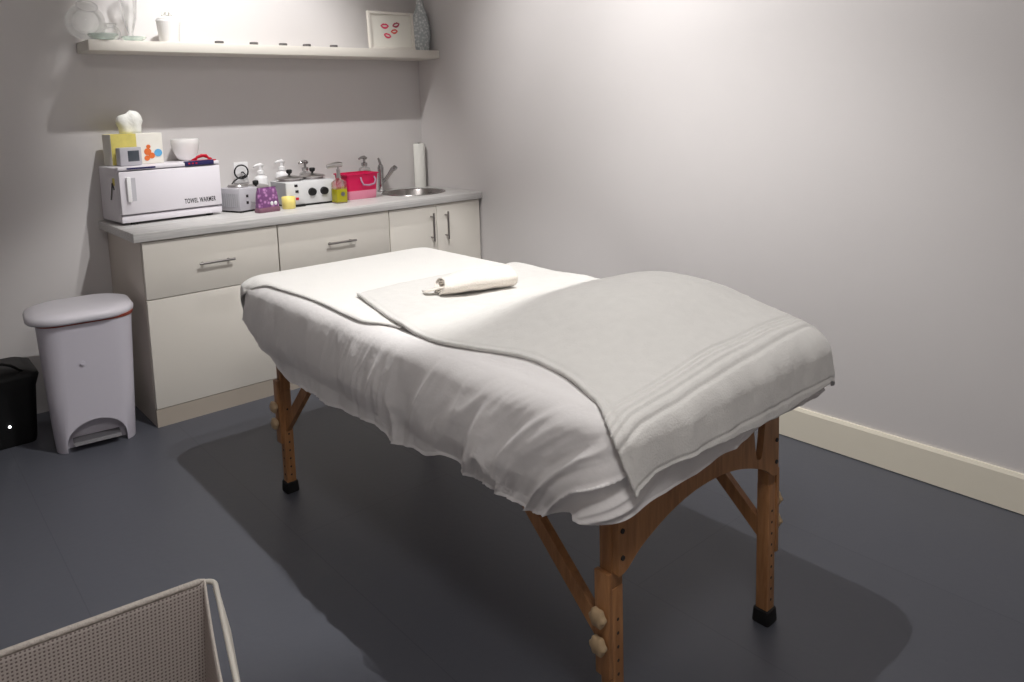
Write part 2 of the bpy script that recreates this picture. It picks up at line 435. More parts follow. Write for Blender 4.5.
for i, x in enumerate((-1.361, -1.175, -1.01, -.868, -.70)):
    bm = bmesh.new(); lathe(bm, [(0, 0), (.021, 0), (.0225, .004), (.0225, .017), (.0205, .018), (.020, .012), (0, .012)], n=28)
    o = sharp(finish('tealight_cup', bm, M['tin'], loc=(x, -.17, SZ)))
    tag(o, ['low metal tealight cup nearest the white ribbed jar', 'low metal tealight cup, second from the white ribbed jar', 'middle of the five low metal tealight cups on the shelf',
            'low metal tealight cup, second from the picture frame', 'low metal tealight cup nearest the picture frame'][i], 'tealight', 'tealight cups along the shelf')
# framed print leaning at the shelf's front edge
pf = thing('picture_frame', 'square white picture frame with four printed lip marks on the shelf', 'picture frame', (-.322, -.205, SZ))
pf.rotation_euler = (math.radians(-4), 0, 0)
w, h = .318, .225
bm = bmesh.new()
for a in ((-w/2, -w/2+.016, 0, h), (w/2-.016, w/2, 0, h), (-w/2+.016, w/2-.016, h-.016, h), (-w/2+.016, w/2-.016, 0, .016)):
    box(bm, a[0], a[1], -.012, .012, a[2], a[3], bev=.001)
sharp(finish('frame', bm, M['cab'], pf))
bm = bmesh.new(); box(bm, -w/2+.016, w/2-.016, -.002, .004, .016, h-.016); pr = finish('print', bm, M['paper'], pf)
def lip(cx, cz, s, m, rot):
    bm = bmesh.new(); n = 28
    def pt(t, k):
        a = 2*PI*t/n; x = math.cos(a); z = math.sin(a)
        zz = z*(.55 if z > 0 else .6)*(1-abs(x)**3*.8)
        if z > 0: zz -= .12*math.exp(-(x/.16)**2)
        X = x*s*k; Z = zz*s*k*(1 if k > .7 else .5)
        return (cx+X*math.cos(rot)-Z*math.sin(rot), cz+X*math.sin(rot)+Z*math.cos(rot))
    o1 = [pt(t, 1) for t in range(n)]; i1 = [pt(t, .62) for t in range(n)]
    vs = [[bm.verts.new((p[0], y, p[1])) for p in o] for o, y in ((o1, -.0022), (i1, -.0022), (o1, -.0032), (i1, -.0032))]
    for i in range(n):
        j = (i+1) % n
        bm.faces.new((vs[2][i], vs[2][j], vs[3][j], vs[3][i])); bm.faces.new((vs[0][i], vs[0][j], vs[2][j], vs[2][i]))
        bm.faces.new((vs[1][i], vs[1][j], vs[3][j], vs[3][i]))
    finish('lip_mark', bm, M[m], pr)
lip(-.045, .140, .030, 'lipA', .0); lip(.036, .150, .028, 'lipB', .3); lip(.02, .110, .026, 'lipC', .15); lip(-.03, .083, .028, 'lipA', -.25)
bm = bmesh.new()
vp = [(0, 0), (.045, 0), (.047, .005), (.053, .05), (.060, .10), (.061, .13), (.054, .18), (.040, .235), (.025, .285), (.017, .33), (.016, .38), (.02, .41), (.022, .415), (.018, .415), (.013, .38), (0, .37)]
lathe(bm, vp, n=84, f=lambda a, z: 1+.085*math.cos(9*a)*math.cos(z*150+(PI if int(a*9/PI)%2 else 0))*(1 if .004 < z < .36 else 0))
tag(finish('silver_vase', bm, M['vase'], smooth=True, loc=(-.062, -.135, SZ)), 'tall slender silver grey textured vase at the right end of the shelf', 'vase')

# ------------------------------------------------------------------ towel warmer and what stands on it
TX0, TX1, TYF, TYB = -1.950, -1.462, -.300, -.020
tw = thing('towel_warmer', 'white towel warming cabinet at the left end of the worktop', 'towel warmer', ((TX0+TX1)/2, (TYF+TYB)/2-.012, CT), rz=math.radians(4.5))
cx, cy = (TX0+TX1)/2, (TYF+TYB)/2
def TB(name, m, x0, x1, y0, y1, z0, z1, bev=0, parent=tw):
    bm = bmesh.new(); box(bm, x0-cx, x1-cx, y0-cy, y1-cy, z0, z1, bev=bev); return sharp(finish(name, bm, M[m], parent))
TB('body', 'lilac', TX0, TX1, TYF+.03, TYB, .012, .277, .008)
TB('base_rail', 'lilac', TX0+.001, TX1-.001, TYF+.006, TYF+.031, .012, .044, .004)
TB('top_panel', 'lilac', TX0, TX1, TYF+.004, TYF+.04, .262, .278, .003)
dr = TB('door', 'lilac', TX0+.001, TX1-.001, TYF, TYF+.03, .052, .256, .005)
hd = TB('handle_recess', 'grey', TX0+.047, TX0+.072, TYF-.0015, TYF+.002, .115, .225, .0, dr)
TB('handle', 'white', TX0+.028, TX0+.048, TYF-.018, TYF+.002, .112, .23, .004, dr)
TB('name_strip', 'navy', TX0+.04, TX0+.17, TYF-.0005, TYF+.005, .2655, .2735)
cp = TB('control_strip', 'navy', TX1-.175, TX1-.03, TYF-.003, TYF+.02, .262, .285, .002)
for i in range(3): TB('button', 'red', TX1-.16+i*.018, TX1-.152+i*.018, TYF-.005, TYF, .27, .277, 0, cp)
for sx in (0, 1):
    for sy in (0, 1):
        bm = bmesh.new(); x = (TX0+.06, TX1-.06)[sx]-cx; y = (TYF+.03, TYB-.03)[sy]-cy
        cyl(bm, (x, y, 0), (x, y, .013), .016, n=20); finish('rubber_foot', bm, M['rubber'], tw)
bm = bmesh.new(); tube(bm, [(TX0-cx-.002, TYF-cy+.07, .17), (TX0-cx-.004, TYF-cy+.085, .20), (TX0-cx-.004, TYF-cy+.10, .16), (TX0-cx-.004, TYF-cy+.12, .12)], .003, n=8)
o = finish('side_hook', bm, M['tin'], tw, True)
B('side_sticker', M['yellow'], tw, TX0-cx-.001, TX0-cx+.001, TYF-cy+.06, TYF-cy+.09, .19, .225)
def text(name, s, size, loc, rot, m, parent):
    cu = bpy.data.curves.new('t', 'FONT'); cu.body = s; cu.size = size; cu.extrude = .0006; cu.offset = .0006; cu.align_x = 'LEFT'; cu.space_character = 1.12
    t = bpy.data.objects.new('t', cu); C.objects.link(t)
    dg = bpy.context.evaluated_depsgraph_get(); dg.update()
    me = bpy.data.meshes.new_from_object(t.evaluated_get(dg)); bpy.data.objects.remove(t); bpy.data.curves.remove(cu)
    me.name = name; me.materials.clear(); me.materials.append(m)
    o = bpy.data.objects.new(name, me); C.objects.link(o); o.parent = parent; o.location = loc; o.rotation_euler = rot
    return o
tt = text('lettering', 'TOWEL WARMER', .033, (TX1-cx-.192, TYF-cy-.0004, .076), (PI/2, 0, 0), M['ink'], dr)

TT = CT+.278
tb = thing('tissue_box', 'tissue box with yellow patterned side on the towel warmer', 'tissue box', (-1.808, -.10, TT), rz=math.radians(4))
bm = bmesh.new(); box(bm, -.118, .125, -.06, .06, 0, .152, bev=.002); sharp(finish('carton', bm, M['paper'], tb))
B('yellow_panel', M['yellow'], tb, -.116, .0, -.0615, .0605, .003, .1525)
bm = bmesh.new(); rings = []
for j in range(9):
    t = j/8; r = .050*math.sqrt(max(.02, 1-(max(0, t-.15)/.87)**2.2))*(.8+.2*t if j < 3 else 1)
    rings.append([(r*(1+.03*math.sin(3*a+t*2)+.04*math.sin(7*a+3*t))*math.cos(a)*1.25-.012*t+.0, r*.7*(1+.12*math.sin(5*a+2*t))*math.sin(a), .150+.105*math.sin(t*PI/2)-.012*math.cos(a)*-t) for a in [2*PI*k/36 for k in range(36)]])
loft(bm, rings); finish('tissue', bm, M['tissue'], tb, True)
for x, z, m, s in ((.05, .06, 'orange', .017), (.068, .04, 'orange', .015), (.045, .028, 'orange', .013), (.1, .052, 'blue', .019), (.055, .085, 'orange', .010)):
    bm = bmesh.new(); cyl(bm, (x, -.0625, z), (x, -.058, z), s, n=18); finish('printed_spot', bm, M[m], tb)
ck = thing('desk_clock', 'small grey square clock with dark screen before the tissue box', 'clock', (-1.852, -.204, TT), rz=math.radians(8))
bm = bmesh.new(); box(bm, -.052, .052, -.022, .03, 0, .088, bev=.006); sharp(finish('case', bm, M['grey'], ck))
B('screen', M['dgrey'], ck, -.015, .038, -.0235, -.02, .02, .072, bev=.001)
bm = bmesh.new(); lathe(bm, shell([(0, 0), (.032, 0), (.036, .004), (.05, .02), (.062, .05), (.069, .085), (.069, .112), (.0675, .114)], .004), n=44)
tag(finish('bowl', bm, M['ceramic'], smooth=True, loc=(-1.548, -.085, TT)), 'small white ceramic bowl on the towel warmer', 'bowl')
rc = thing('hair_clip', 'red plastic looped clip lying before the white bowl', 'clip', (-1.517, -.235, TT))
bm = bmesh.new(); prism(bm, [(p[0], p[1]) for p in rrect(.135, .045, .022, 6)], 'z', 0.0, .006); finish('base_plate', bm, M['red'], rc)
bm = bmesh.new(); tube(bm, [(-.035, 0, .005), (-.025, 0, .022), (-.005, -.004, .031), (.02, 0, .028), (.032, 0, .012), (.04, .0, .005)], .006, n=10)
tube(bm, [(-.05, .01, .005), (-.02, .012, .018), (.01, .012, .024), (.05, .008, .008)], .005, n=10)
finish('loop', bm, M['red'], rc, True)

_w = max(v.co.x for v in tt.data.vertices)
for v in tt.data.vertices: v.co.x *= .158/_w

# ------------------------------------------------------------------ wall outlet with coiled cord
wo = thing('wall_outlet', 'white power outlet with a coiled black cord above the worktop', 'outlet', (-1.232, 0, 1.095))
bm = bmesh.new(); box(bm, -.04, .04, -.007, 0, -.058, .058, bev=.002); sharp(finish('face_plate', bm, M['white'], wo))
bm = bmesh.new()
tube(bm, [(.0, -.008, .0), (.0, -.03, .004), (.012, -.034, -.012), (-.01, -.036, -.028)], .004, n=8)
tube(bm, [(.038*math.cos(t)-.012, -.038, .038*math.sin(t)+.006) for t in [2*PI*k/28 for k in range(28)]], .0042, n=8, closed=True)
tube(bm, [(.02, -.038, -.022), (-.02, -.04, -.022), (-.06, -.05, -.04), (-.085, -.06, -.065), (-.1, -.08, -.12), (-.11, -.1, -.178)], .0042, n=8)
finish('cord', bm, M['black'], wo, True)

# ------------------------------------------------------------------ wax warmers
def lidpot(t, x, y, z, r, knob=.018):
    bm = bmesh.new(); lathe(bm, [(0, z), (r*.9, z), (r*.93, z+.006), (r*.9, z+.012), (0, z+.012)], n=36, cx=x, cy=y); p = sharp(finish('pot', bm, M['potmetal'], t))
    bm = bmesh.new(); lathe(bm, [(0, z+.012), (r*1.08, z+.012), (r*1.1, z+.016), (r*1.0, z+.022), (r*.4, z+.03), (0, z+.031)], n=36, cx=x, cy=y); l = sharp(finish('lid', bm, M['steel'], p), 50)
    bm = bmesh.new(); lathe(bm, [(0, z+.03), (.006, z+.03), (.006, z+.038), (.015, z+.045), (.017, z+.058), (.013, z+.063), (0, z+.064)], n=20, cx=x, cy=y); finish('knob', bm, M['black'], p, True)
sw = thing('wax_warmer', 'small square wax warmer beside the towel warmer', 'wax warmer', (-1.347, -.245, CT), rz=math.radians(20), group='wax warmers on the worktop')
bm = bmesh.new(); box(bm, -.064, .062, -.08, .08, .008, .127, bev=.006); sharp(finish('casing', bm, M['grey'], sw))
B('base_trim', M['black'], sw, -.061, .059, -.077, .077, .0, .009)
bm = bmesh.new()
for i in range(9): box(bm, -.0655, -.0635, -.066+i*.015, -.059+i*.015, .03, .10)
finish('vent', bm, M['heaterside'], sw)
for z in (.085, .05): B('switch', M['ink'], sw, -.022, -.008, -.0815, -.079, z-.007, z+.007)
bm = bmesh.new(); lathe(bm, [(0, .127), (.052, .127), (.054, .134), (.050, .142), (0, .142)], n=36, cx=0, cy=0); sharp(finish('pot', bm, M['steel'], sw))
# its lid leans across, dark knob up
ld = thing('pot_lid', 'loose steel pot lid with black knob lying behind the purple pouch', 'lid', (-1.222, -.175, CT+.10)); ld.rotation_euler = (math.radians(16), math.radians(-8), 0)
bm = bmesh.new(); lathe(bm, [(0, 0), (.07, 0), (.072, .005), (.05, .011), (0, .016)], n=36); sharp(finish('lid_disc', bm, M['steel'], ld), 50)
bm = bmesh.new(); lathe(bm, [(0, .014), (.006, .014), (.006, .024), (.015, .032), (.016, .048), (0, .05)], n=20); finish('knob', bm, M['black'], ld, True)

dw = thing('wax_warmer', 'wide double wax warmer with two black dials and two lidded pots', 'wax warmer', (-.995, -.225, CT), group='wax warmers on the worktop')
bm = bmesh.new(); box(bm, -.128, .155, -.115, .085, .01, .135, bev=.005); sharp(finish('casing', bm, M['heater'], dw))
B('side_panel', M['heaterside'], dw, -.1305, -.127, -.112, .082, .012, .132)
B('base_trim', M['black'], dw, -.122, .150, -.110, .08, .0, .011)
for x in (.02, .092):
    bm = bmesh.new(); cyl(bm, (x, -.114, .074), (x, -.134, .074), .0225, .020, n=28); d = sharp(finish('dial', bm, M['black'], dw))
for x, z, m in ((-.072, .115, 'ink'), (-.068, .083, 'ink'), (-.068, .043, 'red')):
    B('switch', M[m], dw, x-.009, x+.009, -.1175, -.114, z-.007, z+.007, bev=.001)
lidpot(dw, -.058, -.01, .135, .066); lidpot(dw, .085, 0, .135, .064)

# ------------------------------------------------------------------ bottles, candle, pouch
def pump_bottle(x, y, label, h=.165, m='white', glass=False):
    t = thing('pump_bottle', label, 'bottle', (x, y, CT), group='white pump bottles at the back of the worktop' if m == 'white' else 'clear pump bottles at the back of the worktop')
    bm = bmesh.new(); lathe(bm, [(0, 0), (.034, 0), (.037, .004), (.037, h-.02), (.033, h-.008), (.016, h), (.016, h+.008), (0, h+.008)], n=32); finish('bottle_body', bm, M['glass' if glass else m], t, True)
    mm = M['chrome'] if glass else M['white']
    bm = bmesh.new(); lathe(bm, [(0, h+.006), (.019, h+.006), (.019, h+.024), (.008, h+.028), (.008, h+.05), (.0, h+.05)], n=24); p = sharp(finish('collar', bm, mm, t))
    bm = bmesh.new(); tube(bm, [(.016, 0, h+.05), (.0, 0, h+.058), (-.02, 0, h+.057), (-.04, -.004, h+.050)], [.009, .011, .008, .006], n=12); finish('nozzle', bm, mm, t, True)
pump_bottle(-1.139, -.05, 'white pump bottle behind the purple pouch', .165)
pump_bottle(-1.013, -.05, 'white pump bottle behind the double wax warmer', .178)
pump_bottle(-.868, -.05, 'clear bottle with metal pump top behind the right wax pot', .165, 'clear', True)
pump_bottle(-.475, -.055, 'clear bottle with metal pump top behind the pink basket', .165, 'clear', True)
pp = thing('purple_pouch', 'purple flower patterned pouch with plum base leaning before the wax warmers', 'pouch', (-1.262, -.405, CT), rz=math.radians(8))
bm = bmesh.new(); loft(bm, [[(p[0], p[1], z) for p in rrect(w_, d_, .012, 4)] for z, w_, d_ in ((.022, .118, .05), (.06, .116, .048), (.10, .112, .036), (.126, .106, .018), (.129, .104, .012))]); sharp(finish('pouch_body', bm, M['purple'], pp), 40)
bm = bmesh.new(); loft(bm, [[(p[0], p[1], z) for p in rrect(w_, d_, .014, 4)] for z, w_, d_ in ((0, .122, .056), (.006, .126, .06), (.02, .124, .058), (.026, .116, .05))]); sharp(finish('pouch_base', bm, M['purpledark'], pp), 40)
for x in (.012, .034):
    bm = bmesh.new(); bmesh.ops.create_uvsphere(bm, u_segments=14, v_segments=10, radius=.009); bmesh.ops.scale(bm, vec=(1, .35, 1.2), verts=bm.verts); bmesh.ops.translate(bm, vec=(x, -.026, .045), verts=bm.verts); finish('white_spot', bm, M['white'], pp, True)
cd = thing('candle_jar', 'small yellow candle in a glass jar before the double wax warmer', 'candle', (-1.13, -.375, CT))
bm = bmesh.new(); lathe(bm, shell([(0, 0), (.032, 0), (.035, .004), (.0365, .03), (.0365, .064)], .0015), n=32); finish('jar', bm, M['wax'], cd, True)
bm = bmesh.new(); lathe(bm, [(0, .003), (.030, .003), (.033, .03), (.033, .056), (0, .056)], n=32); sharp(finish('wax', bm, M['wax'], cd))
bm = bmesh.new(); prism(bm, rrect(.075, .028, .008, 4), 'z', 0, .012); tag(sharp(finish('remote_plug', bm, M['black'], loc=(-1.06, -.345, CT))), 'small flat black case lying beside the yellow candle', 'case')
ob = thing('oil_bottle', 'square glass bottle of yellow oil with metal pump head', 'bottle', (-.832, -.385, CT))
bm = bmesh.new(); loft(bm, [[(p[0], p[1], z) for p in rrect(w_, w_, r_, 5)] for z, w_, r_ in ((0, .062, .006), (.004, .066, .006), (.118, .062, .006), (.128, .045, .015), (.136, .03, .0149), (.15, .028, .0139))]); sharp(finish('bottle_glass', bm, M['glass'], ob), 40)
bm = bmesh.new(); loft(bm, [[(p[0], p[1], z) for p in rrect(.0655, .0655, .005, 5)] for z in (.006, .080)]); sharp(finish('oil', bm, M['oil'], ob), 40)
bm = bmesh.new(); cyl(bm, (.004, -.0352, .052), (.004, -.0338, .052), .012, n=20); finish('seal', bm, M['tin'], ob)
bm = bmesh.new(); cyl(bm, (0, 0, .14), (0, 0, .19), .011, n=20); cyl(bm, (0, 0, .19), (0, 0, .215), .005, n=12); tube(bm, [(.022, 0, .214), (0, 0, .217), (-.03, 0, .215), (-.068, 0, .208)], [.014, .015, .014, .011], n=14); sharp(finish('pump_head', bm, M['steel'], ob), 50)

# pink basket on a pale pink tray
bk = thing('pink_basket', 'magenta plastic basket with a grey handle beside the sink', 'basket', (-.652, -.262, CT), rz=math.radians(1)); bk.scale = (.88, .88, .97)
def open_box(levels, th, r=.012):
    bm = bmesh.new(); out = [[(p[0], p[1], z) for p in rrect(w_, d_, r, 4)] for z, w_, d_ in levels]
    inn = [[(p[0], p[1], max(z, levels[0][0]+th)) for p in rrect(w_-2*th, d_-2*th, max(r-th, .002), 4)] for z, w_, d_ in levels[::-1]]
    loft(bm, out+inn); return bm
sharp(finish('basket_body', open_box([(.046, .215, .15), (.12, .228, .165), (.147, .234, .172), (.148, .246, .184), (.155, .246, .184)], .004), M['magenta'], bk), 40)
sharp(finish('lower_tray', open_box([(.0, .205, .145), (.004, .212, .15), (.052, .22, .158)], .003), M['palepink'], bk), 40)
bm = bmesh.new(); tube(bm, [(-.015, -.083, .13), (-.018, -.098, .11), (-.01, -.106, .088), (.03, -.108, .082), (.075, -.106, .09), (.088, -.098, .112), (.086, -.083, .13)], .0058, n=10); finish('handle', bm, M['handlegrey'], bk, True)

pt = thing('paper_towel_roll', 'upright white paper towel roll in the worktop corner', 'paper towel', (-.058, -.05, CT))
bm = bmesh.new(); n_ = 36; lathe(bm, [(.012, 0), (.036, 0), (.037, .003), (.037, .282), (.035, .285), (.012, .285), (.012, 0)], n=n_); sharp(finish('roll', bm, M['tissue'], pt))
bm = bmesh.new(); lathe(bm, [(0, .001), (.008, .001), (.008, .288), (.010, .292), (0, .295)], n=20); sharp(finish('rod', bm, M['steel'], pt))

# ------------------------------------------------------------------ pedal bin
BX, BY = -2.172, -.492
pb = thing('pedal_bin', 'white plastic pedal bin with a red liner edge beside the cabinet', 'bin', (BX, BY, 0), rz=math.radians(-6))
def dring(w, d, z, r, n=7): return [(p[0], p[1], z) for p in rrect(w, d, r, n)]
bm = bmesh.new(); loft(bm, [dring(.302, .27, 0, .05), dring(.308, .276, .004, .054), dring(.334, .30, .25, .07), dring(.358, .32, .5, .085), dring(.366, .326, .565, .09)])
body = finish('bin_body', bm, M['binwhite'], pb)
bm = bmesh.new(); prism(bm, [(-.115, -.05), (.115, -.05), (.115, .035)]+[(.115*math.cos(a), .035+.095*math.sin(a)) for a in [PI*k/20 for k in range(1, 20)]]+[(-.115, .035)], 'y', -.3, -.075)
cut(body, bm); body.data.materials.clear(); body.data.materials.append(M['binwhite']); sharp(body, 40)
bm = bmesh.new(); prism(bm, [(-.30, .03), (-.076, .118), (-.076, .03)], 'x', -.1, .1)
for v in bm.verts: pass
bm.free()
bm = bmesh.new(); loft(bm, [dring(.372, .332, .561, .092), dring(.376, .336, .566, .093), dring(.378, .338, .574, .093), dring(.37, .33, .576, .09)]); sharp(finish('liner', bm, M['liner'], pb), 50)
bm = bmesh.new(); loft(bm, [dring(.40, .362, .574, .13, 10), dring(.414, .374, .58, .14, 10), dring(.416, .376, .596, .14, 10), dring(.40, .362, .610, .135, 10), dring(.33, .30, .620, .11, 10), dring(.2, .18, .625, .06, 10)]); sharp(finish('lid', bm, M['binlid'], pb, loc=(-.012, 0, -.004)), 50)
bm = bmesh.new(); prism(bm, [(-.150, .030), (-.140, .042), (-.08, .045), (-.076, .034), (-.14, .03)], 'x', -.09, .09); finish('pedal', bm, M['pedal'], pb)
bm = bmesh.new(); cyl(bm, (-.03, -.156, .39), (-.03, -.1505, .39), .009, n=20)
for v in bm.verts: v.co.y += -.008
finish('emblem', bm, M['binwhite'], pb)

# ------------------------------------------------------------------ black case at the left edge
bc = thing('black_case', 'black boxy case with a lit white dot left of the pedal bin', 'case', (-2.553, -.225, 0))
bm = bmesh.new(); loft(bm, [dring(.36, .27, 0, .03, 4), dring(.37, .28, .02, .035, 4), dring(.40, .29, .25, .04, 4), dring(.43, .30, .30, .04, 4), dring(.42, .29, .315, .04, 4), dring(.34, .24, .335, .04, 4)]); sharp(finish('case_body', bm, M['black'], bc), 40)
bm = bmesh.new(); tube(bm, [(-.14, -.12, .32), (-.13, -.13, .362), (-.10, -.135, .378), (.08, -.135, .378), (.11, -.135, .365), (.16, -.12, .32)], .006, n=8); finish('handle', bm, M['black'], bc, True)
bm = bmesh.new(); bmesh.ops.create_uvsphere(bm, u_segments=14, v_segments=8, radius=.0055); bmesh.ops.translate(bm, vec=(.082, -.141, .096), verts=bm.verts); finish('indicator_light', bm, M['led'], bc, True)

# ------------------------------------------------------------------ massage table
TOPZ = .803
TXL, TXR, TYF2, TYH = -1.80, -.958, -3.270, -1.41
mt = thing('massage_table', 'folding massage table with beech legs under the white sheet', 'massage table', (-1.40, -2.38, 0))
ox, oy = -1.40, -2.38
def W(x, y, z): return (x-ox, y-oy, z)
bm = bmesh.new(); loft(bm, [[(p[0]+(TXL+TXR)/2-ox, p[1]+(TYF2+TYH)/2-oy, z) for p in rrect(TXR-TXL-.05-i, TYH-TYF2-.05-i, .08, 8)] for z, i in ((.70, .01), (.71, 0), (.765, 0), (.782, .012), (.786, .03))])
sharp(finish('padded_top', bm, M['white'], mt), 50)
bm = bmesh.new()
for x in (-1.765, -1.105): box(bm, x-.012-ox, x+.012-ox, -3.22-oy, -1.53-oy, .60, .70)
for y in (-3.05, -2.38, -1.70): box(bm, -1.753-ox, -1.117-ox, y-.01-oy, y+.01-oy, .62, .70)
finish('frame_rail', bm, M['wood'], mt)
LY = {'h': -1.585, 'f': -3.185}; LX = {'l': -1.742, 'r': -1.105}
for ky, y in LY.items():
    for kx, x in LX.items():
        if ky == 'f' and kx == 'l': x += .014
        sx = -1 if kx == 'l' else 1; sy = 1 if ky == 'h' else -1
        # upper leg made of two strips, the adjustable lower leg clamped between them
        bm = bmesh.new(); box(bm, x-.0185-ox, x+.0185-ox, y-.016-oy, y+.016-oy, .40, .70, bev=.002)
        leg = sharp(finish('leg', bm, M['wood'], mt))
        bm = bmesh.new(); box(bm, min(x+sx*.0185, x+sx*.032)-ox, max(x+sx*.0185, x+sx*.032)-ox, y-.02-oy, y+.02-oy, .20, .44, bev=.002)
        sharp(finish('clamp_strip', bm, M['wood'], leg))
        bm = bmesh.new(); box(bm, x-.0175-ox, x+.0175-ox, y-.0175-oy, y+.0175-oy, .03, .40, bev=.002)
        nf = set(bm.faces)
        for k in range(9):
            z = .07+k*.032
            cyl(bm, W(x, y-.0179, z), W(x, y-.0170, z), .0038, n=12); cyl(bm, W(x, y+.0170, z), W(x, y+.0179, z), .0038, n=12)
            if z < .19: cyl(bm, W(x+sx*.0170, y, z), W(x+sx*.0179, y, z), .0038, n=12)
        for f in bm.faces:
            if f not in nf: f.material_index = 1
        ll = sharp(finish('lower_leg', bm, M['wood'], leg)); ll.data.materials.append(M['gap'])
        bm = bmesh.new(); loft(bm, [[(p[0]+x-ox, p[1]+y-oy, z) for p in rrect(w_, w_, .006, 3)] for z, w_ in ((0, .046), (.004, .05), (.04, .046), (.042, .042))]); sharp(finish('foot_cap', bm, M['rubber'], leg), 40)
        for z in (.278, .342):
            bm = bmesh.new(); cyl(bm, W(x+sx*.030, y, z), W(x+sx*.038, y, z), .010, n=16)
            rings = []
            for dd, rr in ((.036, .014), (.039, .020), (.048, .021), (.053, .016)):
                rings.append([W(x+sx*dd, y+rr*(1+.09*math.cos(6*a))*math.cos(a), z+rr*(1+.09*math.cos(6*a))*math.sin(a)) for a in [2*PI*k/36 for k in range(36)]])
            loft(bm, rings); kn = sharp(finish('knob', bm, mat('pale_knob', srgb(186, 160, 126), .5) if 'kn' not in M else M['kn'], leg), 50)
            if 'kn' not in M: M['kn'] = kn.data.materials[0]
        # diagonal brace towards the middle of the table
        dy = -sy
        bm = bmesh.new(); a = Vector(W(x-sx*.0, y+dy*.012, .262)); b = Vector(W(x, y+dy*.34, .60))
        if ky == 'f': b = Vector(W(x, y+dy*.40, .61))
        d = (b-a).normalized(); nrm = Vector((0, -d.z, d.y))*.019; tx = Vector((.010, 0, 0))
        vs = [[bm.verts.new(p+s1*nrm+s2*tx) for s1, s2 in ((-1, -1), (1, -1), (1, 1), (-1, 1))] for p in (a-d*.02, b)]
        for k in range(4): bm.faces.new((vs[0][k], vs[0][(k+1) % 4], vs[1][(k+1) % 4], vs[1][k]))
        bm.faces.new(vs[0][::-1]); bm.faces.new(vs[1]); finish('brace', bm, M['wood'], mt)
    # curved end board between the pair of legs
    bm = bmesh.new(); x0, x1 = LX['l']+.0, LX['r']+.0
    top, bot = [], []
    for k in range(121):
        t = k/120; x = x0+(x1-x0)*t
        u = abs(2*t-1)
        zb = .445+.085*(1-u**2.2)**1.3-.012*math.exp(-((u-.93)/.1)**2)
        zt = .60+.045*(1-u**2)
        c = math.exp(-((u-.70)/.075)**4)*(.115 if t > .5 else 0)
        top.append((x-ox, zt-c)); bot.append((x-ox, zb))
    yb = y+sy*.016
    prism(bm, bot+top[::-1], 'y', min(yb, yb+sy*.018)-oy, max(yb, yb+sy*.018)-oy)
    eb = sharp(finish('end_board', bm, M['wood'], mt), 40)
    for x in (x0+.012, x1-.012):
        for z in (.475, .535):
            bm = bmesh.new(); cyl(bm, W(x, yb+sy*.0175, z), W(x, yb+sy*.021, z), .0055, n=12); finish('bolt', bm, M['gap'], eb)

# ------------------------------------------------------------------ cloths over the table
RC, RR = .075, .045       # corner radius, edge rounding
def ss(a, b, x):
    t = max(0, min(1, (x-a)/(b-a))); return t*t*(3-2*t)
def hump(x, y):
    hy = math.exp(-abs((y+2.865)/.30)**2.3)
    hx = ss(-1.78, -1.36, x)*(1-.35*ss(-1.12, -.93, x))
    return .108*hy*hx*(1 - .0)
def nz(x, y, z=0): return noise.noise(Vector((x, y, z)))
def drape(a, b, off, flare=.0, skew=True):
    """point of a cloth laid over the table, (a, b) measured along the cloth"""
    x0, x1, y0, y1 = TXL+RC, TXR-RC, TYF2+RC, TYH-RC
    cx_, cy_ = min(max(a, x0), x1), min(max(b, y0), y1)
    vx, vy = a-cx_, b-cy_; d = math.hypot(vx, vy)
    n = (vx/d, vy/d) if d > 1e-9 else (0, 0)
    fl = RC-RR
    if d <= fl: h, dz = d, 0; nx, nzv = 0, 1
    elif d <= fl+RR*PI/2:
        th = (d-fl)/RR; h = fl+RR*math.sin(th); dz = RR*(1-math.cos(th)); nx, nzv = math.sin(th), math.cos(th)
    else:
        rest = d-fl-RR*PI/2; h = RC+flare*rest; dz = RR+rest; nx, nzv = 1, 0
    x = cx_+n[0]*(h+off*nx); y = cy_+n[1]*(h+off*nx); z = TOPZ-dz+off*nzv
    z += hump(x, y)*(1 if d < fl else max(0, 1-(d-fl)/.10))
    return x, y, z, n, max(0, d-fl)

# sheet hem depth along the perimeter (world y on the left side, world x on the foot end)
def interp(tab, v):
    if v <= tab[0][0]: return tab[0][1]
    for (a, b), (c, d) in zip(tab, tab[1:]):
        if v <= c: t = (v-a)/(c-a); t = t*t*(3-2*t); return b+(d-b)*t
    return tab[-1][1]
left_hem = [(-3.27, .605), (-3.17, .585), (-3.03, .535), (-2.88, .545), (-2.72, .560), (-2.60, .525), (-2.46, .505), (-2.39, .530), (-2.1, .510), (-1.82, .505), (-1.62, .575), (-1.45, .66)]
foot_hem = [(-1.80, .60), (-1.72, .625), (-1.6, .625), (-1.45, .635), (-1.30, .655), (-1.15, .655), (-1.05, .65), (-.96, .68)]
def belly(n, dep):
    # the cloth stands out below the table edge and is tucked back in low down
    k = .55+.45*ss(-.1, -.9, n[0])
    return k*.030*math.sin(min(1, dep*1.25)*PI*.72)-.030*max(0, dep-.62)
